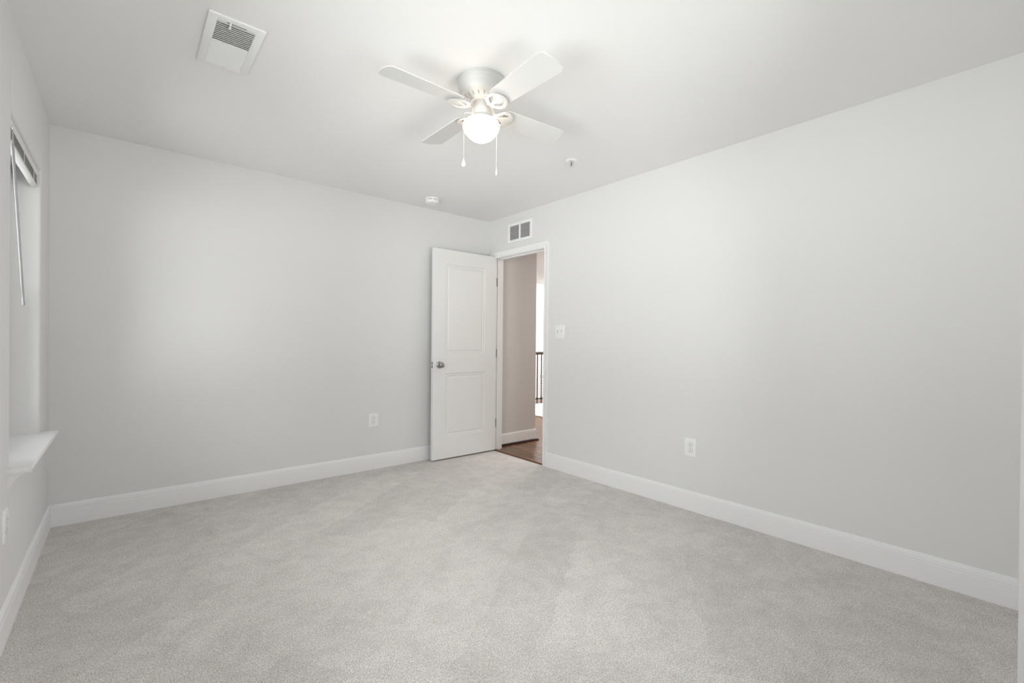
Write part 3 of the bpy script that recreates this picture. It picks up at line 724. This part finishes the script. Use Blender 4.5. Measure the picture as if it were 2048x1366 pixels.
bm = bmesh.new(); lathe(bm, [(0, -0.041), (0.006, -0.041), (0.0155, -0.0445), (0.0155, -0.0455), (0.006, -0.0445), (0, -0.0445)], n=24)
obj('deflector', bm, M_CHROME, sp)

# ------------------------------------------------------------------ wall plates (local: x across, -y outwards, z up)
def rounded_plate(bm, w, h, t, bev=0.004):
    rings = [(0, 0), (0, t-bev), (bev*0.35, t-bev*0.35), (bev, t)]
    prev = None
    for ins, d in rings:
        c = []
        W2, H2 = w/2-ins, h/2-ins; r = 0.003
        for cx, cz, a0 in ((W2-r, H2-r, 0), (-W2+r, H2-r, PI/2), (-W2+r, -H2+r, PI), (W2-r, -H2+r, 1.5*PI)):
            for i in range(4): c.append(bm.verts.new((cx+r*math.cos(a0+PI/2*i/3), -d, cz+r*math.sin(a0+PI/2*i/3))))
        if prev:
            for k in range(16): bm.faces.new((prev[k], prev[(k+1) % 16], c[(k+1) % 16], c[k]))
        else: bm.faces.new(c)
        prev = c
    bm.faces.new(prev[::-1])
def screw_at(par, x, z, d):
    o = obj('screw', mk(lathe, [(0.0, -d+0.001), (0.0032, -d+0.001), (0.0032, -d-0.0006), (0.002, -d-0.0012), (0, -d-0.0012)], (x, 0, z), 12, axis='y'), M_SHEET, par)
    return o
def outlet(label, loc_, rotz, group='duplex wall outlets'):
    r = thing('wall_outlet', label, 'outlet', loc_, rotz, group)
    obj('cover_plate', mk(rounded_plate, 0.086, 0.125, 0.0065), M_PLAST, r)
    for s in (-1, 1):
        bm = bmesh.new(); zc = s*0.0195
        pts = []
        for i in range(32):
            a = 2*PI*i/32; pts.append((0.0172*math.cos(a), max(-0.0142, min(0.0142, 0.0172*math.sin(a)))+zc))
        a_ = [bm.verts.new((x, -0.004, z)) for x, z in pts]; b_ = [bm.verts.new((x, -0.0088, z)) for x, z in pts]
        for i in range(32): bm.faces.new((a_[i], a_[(i+1) % 32], b_[(i+1) % 32], b_[i]))
        bm.faces.new(a_); bm.faces.new(b_[::-1])
        rc = obj('receptacle', bm, M_PLAST, r)
        ring = bmesh.new()
        n = 32
        oo = [ring.verts.new((x*1.09, -0.0067, (z-zc)*1.10+zc)) for x, z in pts]; ii = [ring.verts.new((x*1.0, -0.0067, z)) for x, z in pts]
        oo2 = [ring.verts.new((x*1.09, -0.0060, (z-zc)*1.10+zc)) for x, z in pts]; ii2 = [ring.verts.new((x*1.0, -0.0060, z)) for x, z in pts]
        for i in range(n):
            j = (i+1) % n
            ring.faces.new((oo[i], oo[j], ii[j], ii[i])); ring.faces.new((oo[i], oo2[i], oo2[j], oo[j])); ring.faces.new((ii[i], ii[j], ii2[j], ii2[i]))
        obj('seam', ring, M_DUCT, rc, smooth=False)
        for x, hh in ((-0.0064, 0.0036), (0.0064, 0.0045)):
            obj('blade_slot', mk(box, x-0.0012, x+0.0012, -0.0091, -0.006, zc+0.0035-hh, zc+0.0035+hh), M_DARK, rc, smooth=False)
        obj('ground_hole', mk(lathe, [(0, -0.0091), (0.0026, -0.0091), (0.0026, -0.006), (0, -0.006)], (0, 0, zc-0.0078), 14, axis='y'), M_DARK, rc, smooth=False)
    screw_at(r, 0, 0, 0.0065)
    return r
outlet('white duplex outlet low on the back wall, left of the open door', (-1.285, 0.0, 0.439), 0)
outlet('white duplex outlet low on the long right wall', (0.0, -2.318, 0.434), -PI/2)
outlet('white duplex outlet below the window at the left picture edge', (-W, -1.324, 0.428), PI/2)
sw = thing('light_switch', 'white double toggle switch beside the door frame', 'light switch', (0.0, -1.064, 1.247), -PI/2)
obj('cover_plate', mk(rounded_plate, 0.117, 0.124, 0.0065), M_PLAST, sw)
for s in (-1, 1):
    ob = obj('toggle_frame', mk(box, s*0.023-0.0055, s*0.023+0.0055, -0.0070, -0.004, -0.0125, 0.0125), M_DUCT, sw, smooth=False)
    tg = bmesh.new(); box(tg, -0.004, 0.004, -0.018, -0.002, -0.006, 0.006, 0.0012, 2)
    t_ = obj('toggle', tg, M_PLAST, sw, loc=(s*0.023, -0.003, 0)); t_.rotation_euler = (0.42, 0, 0)
    for z in (-0.030, 0.030): screw_at(sw, s*0.023, z, 0.0065)
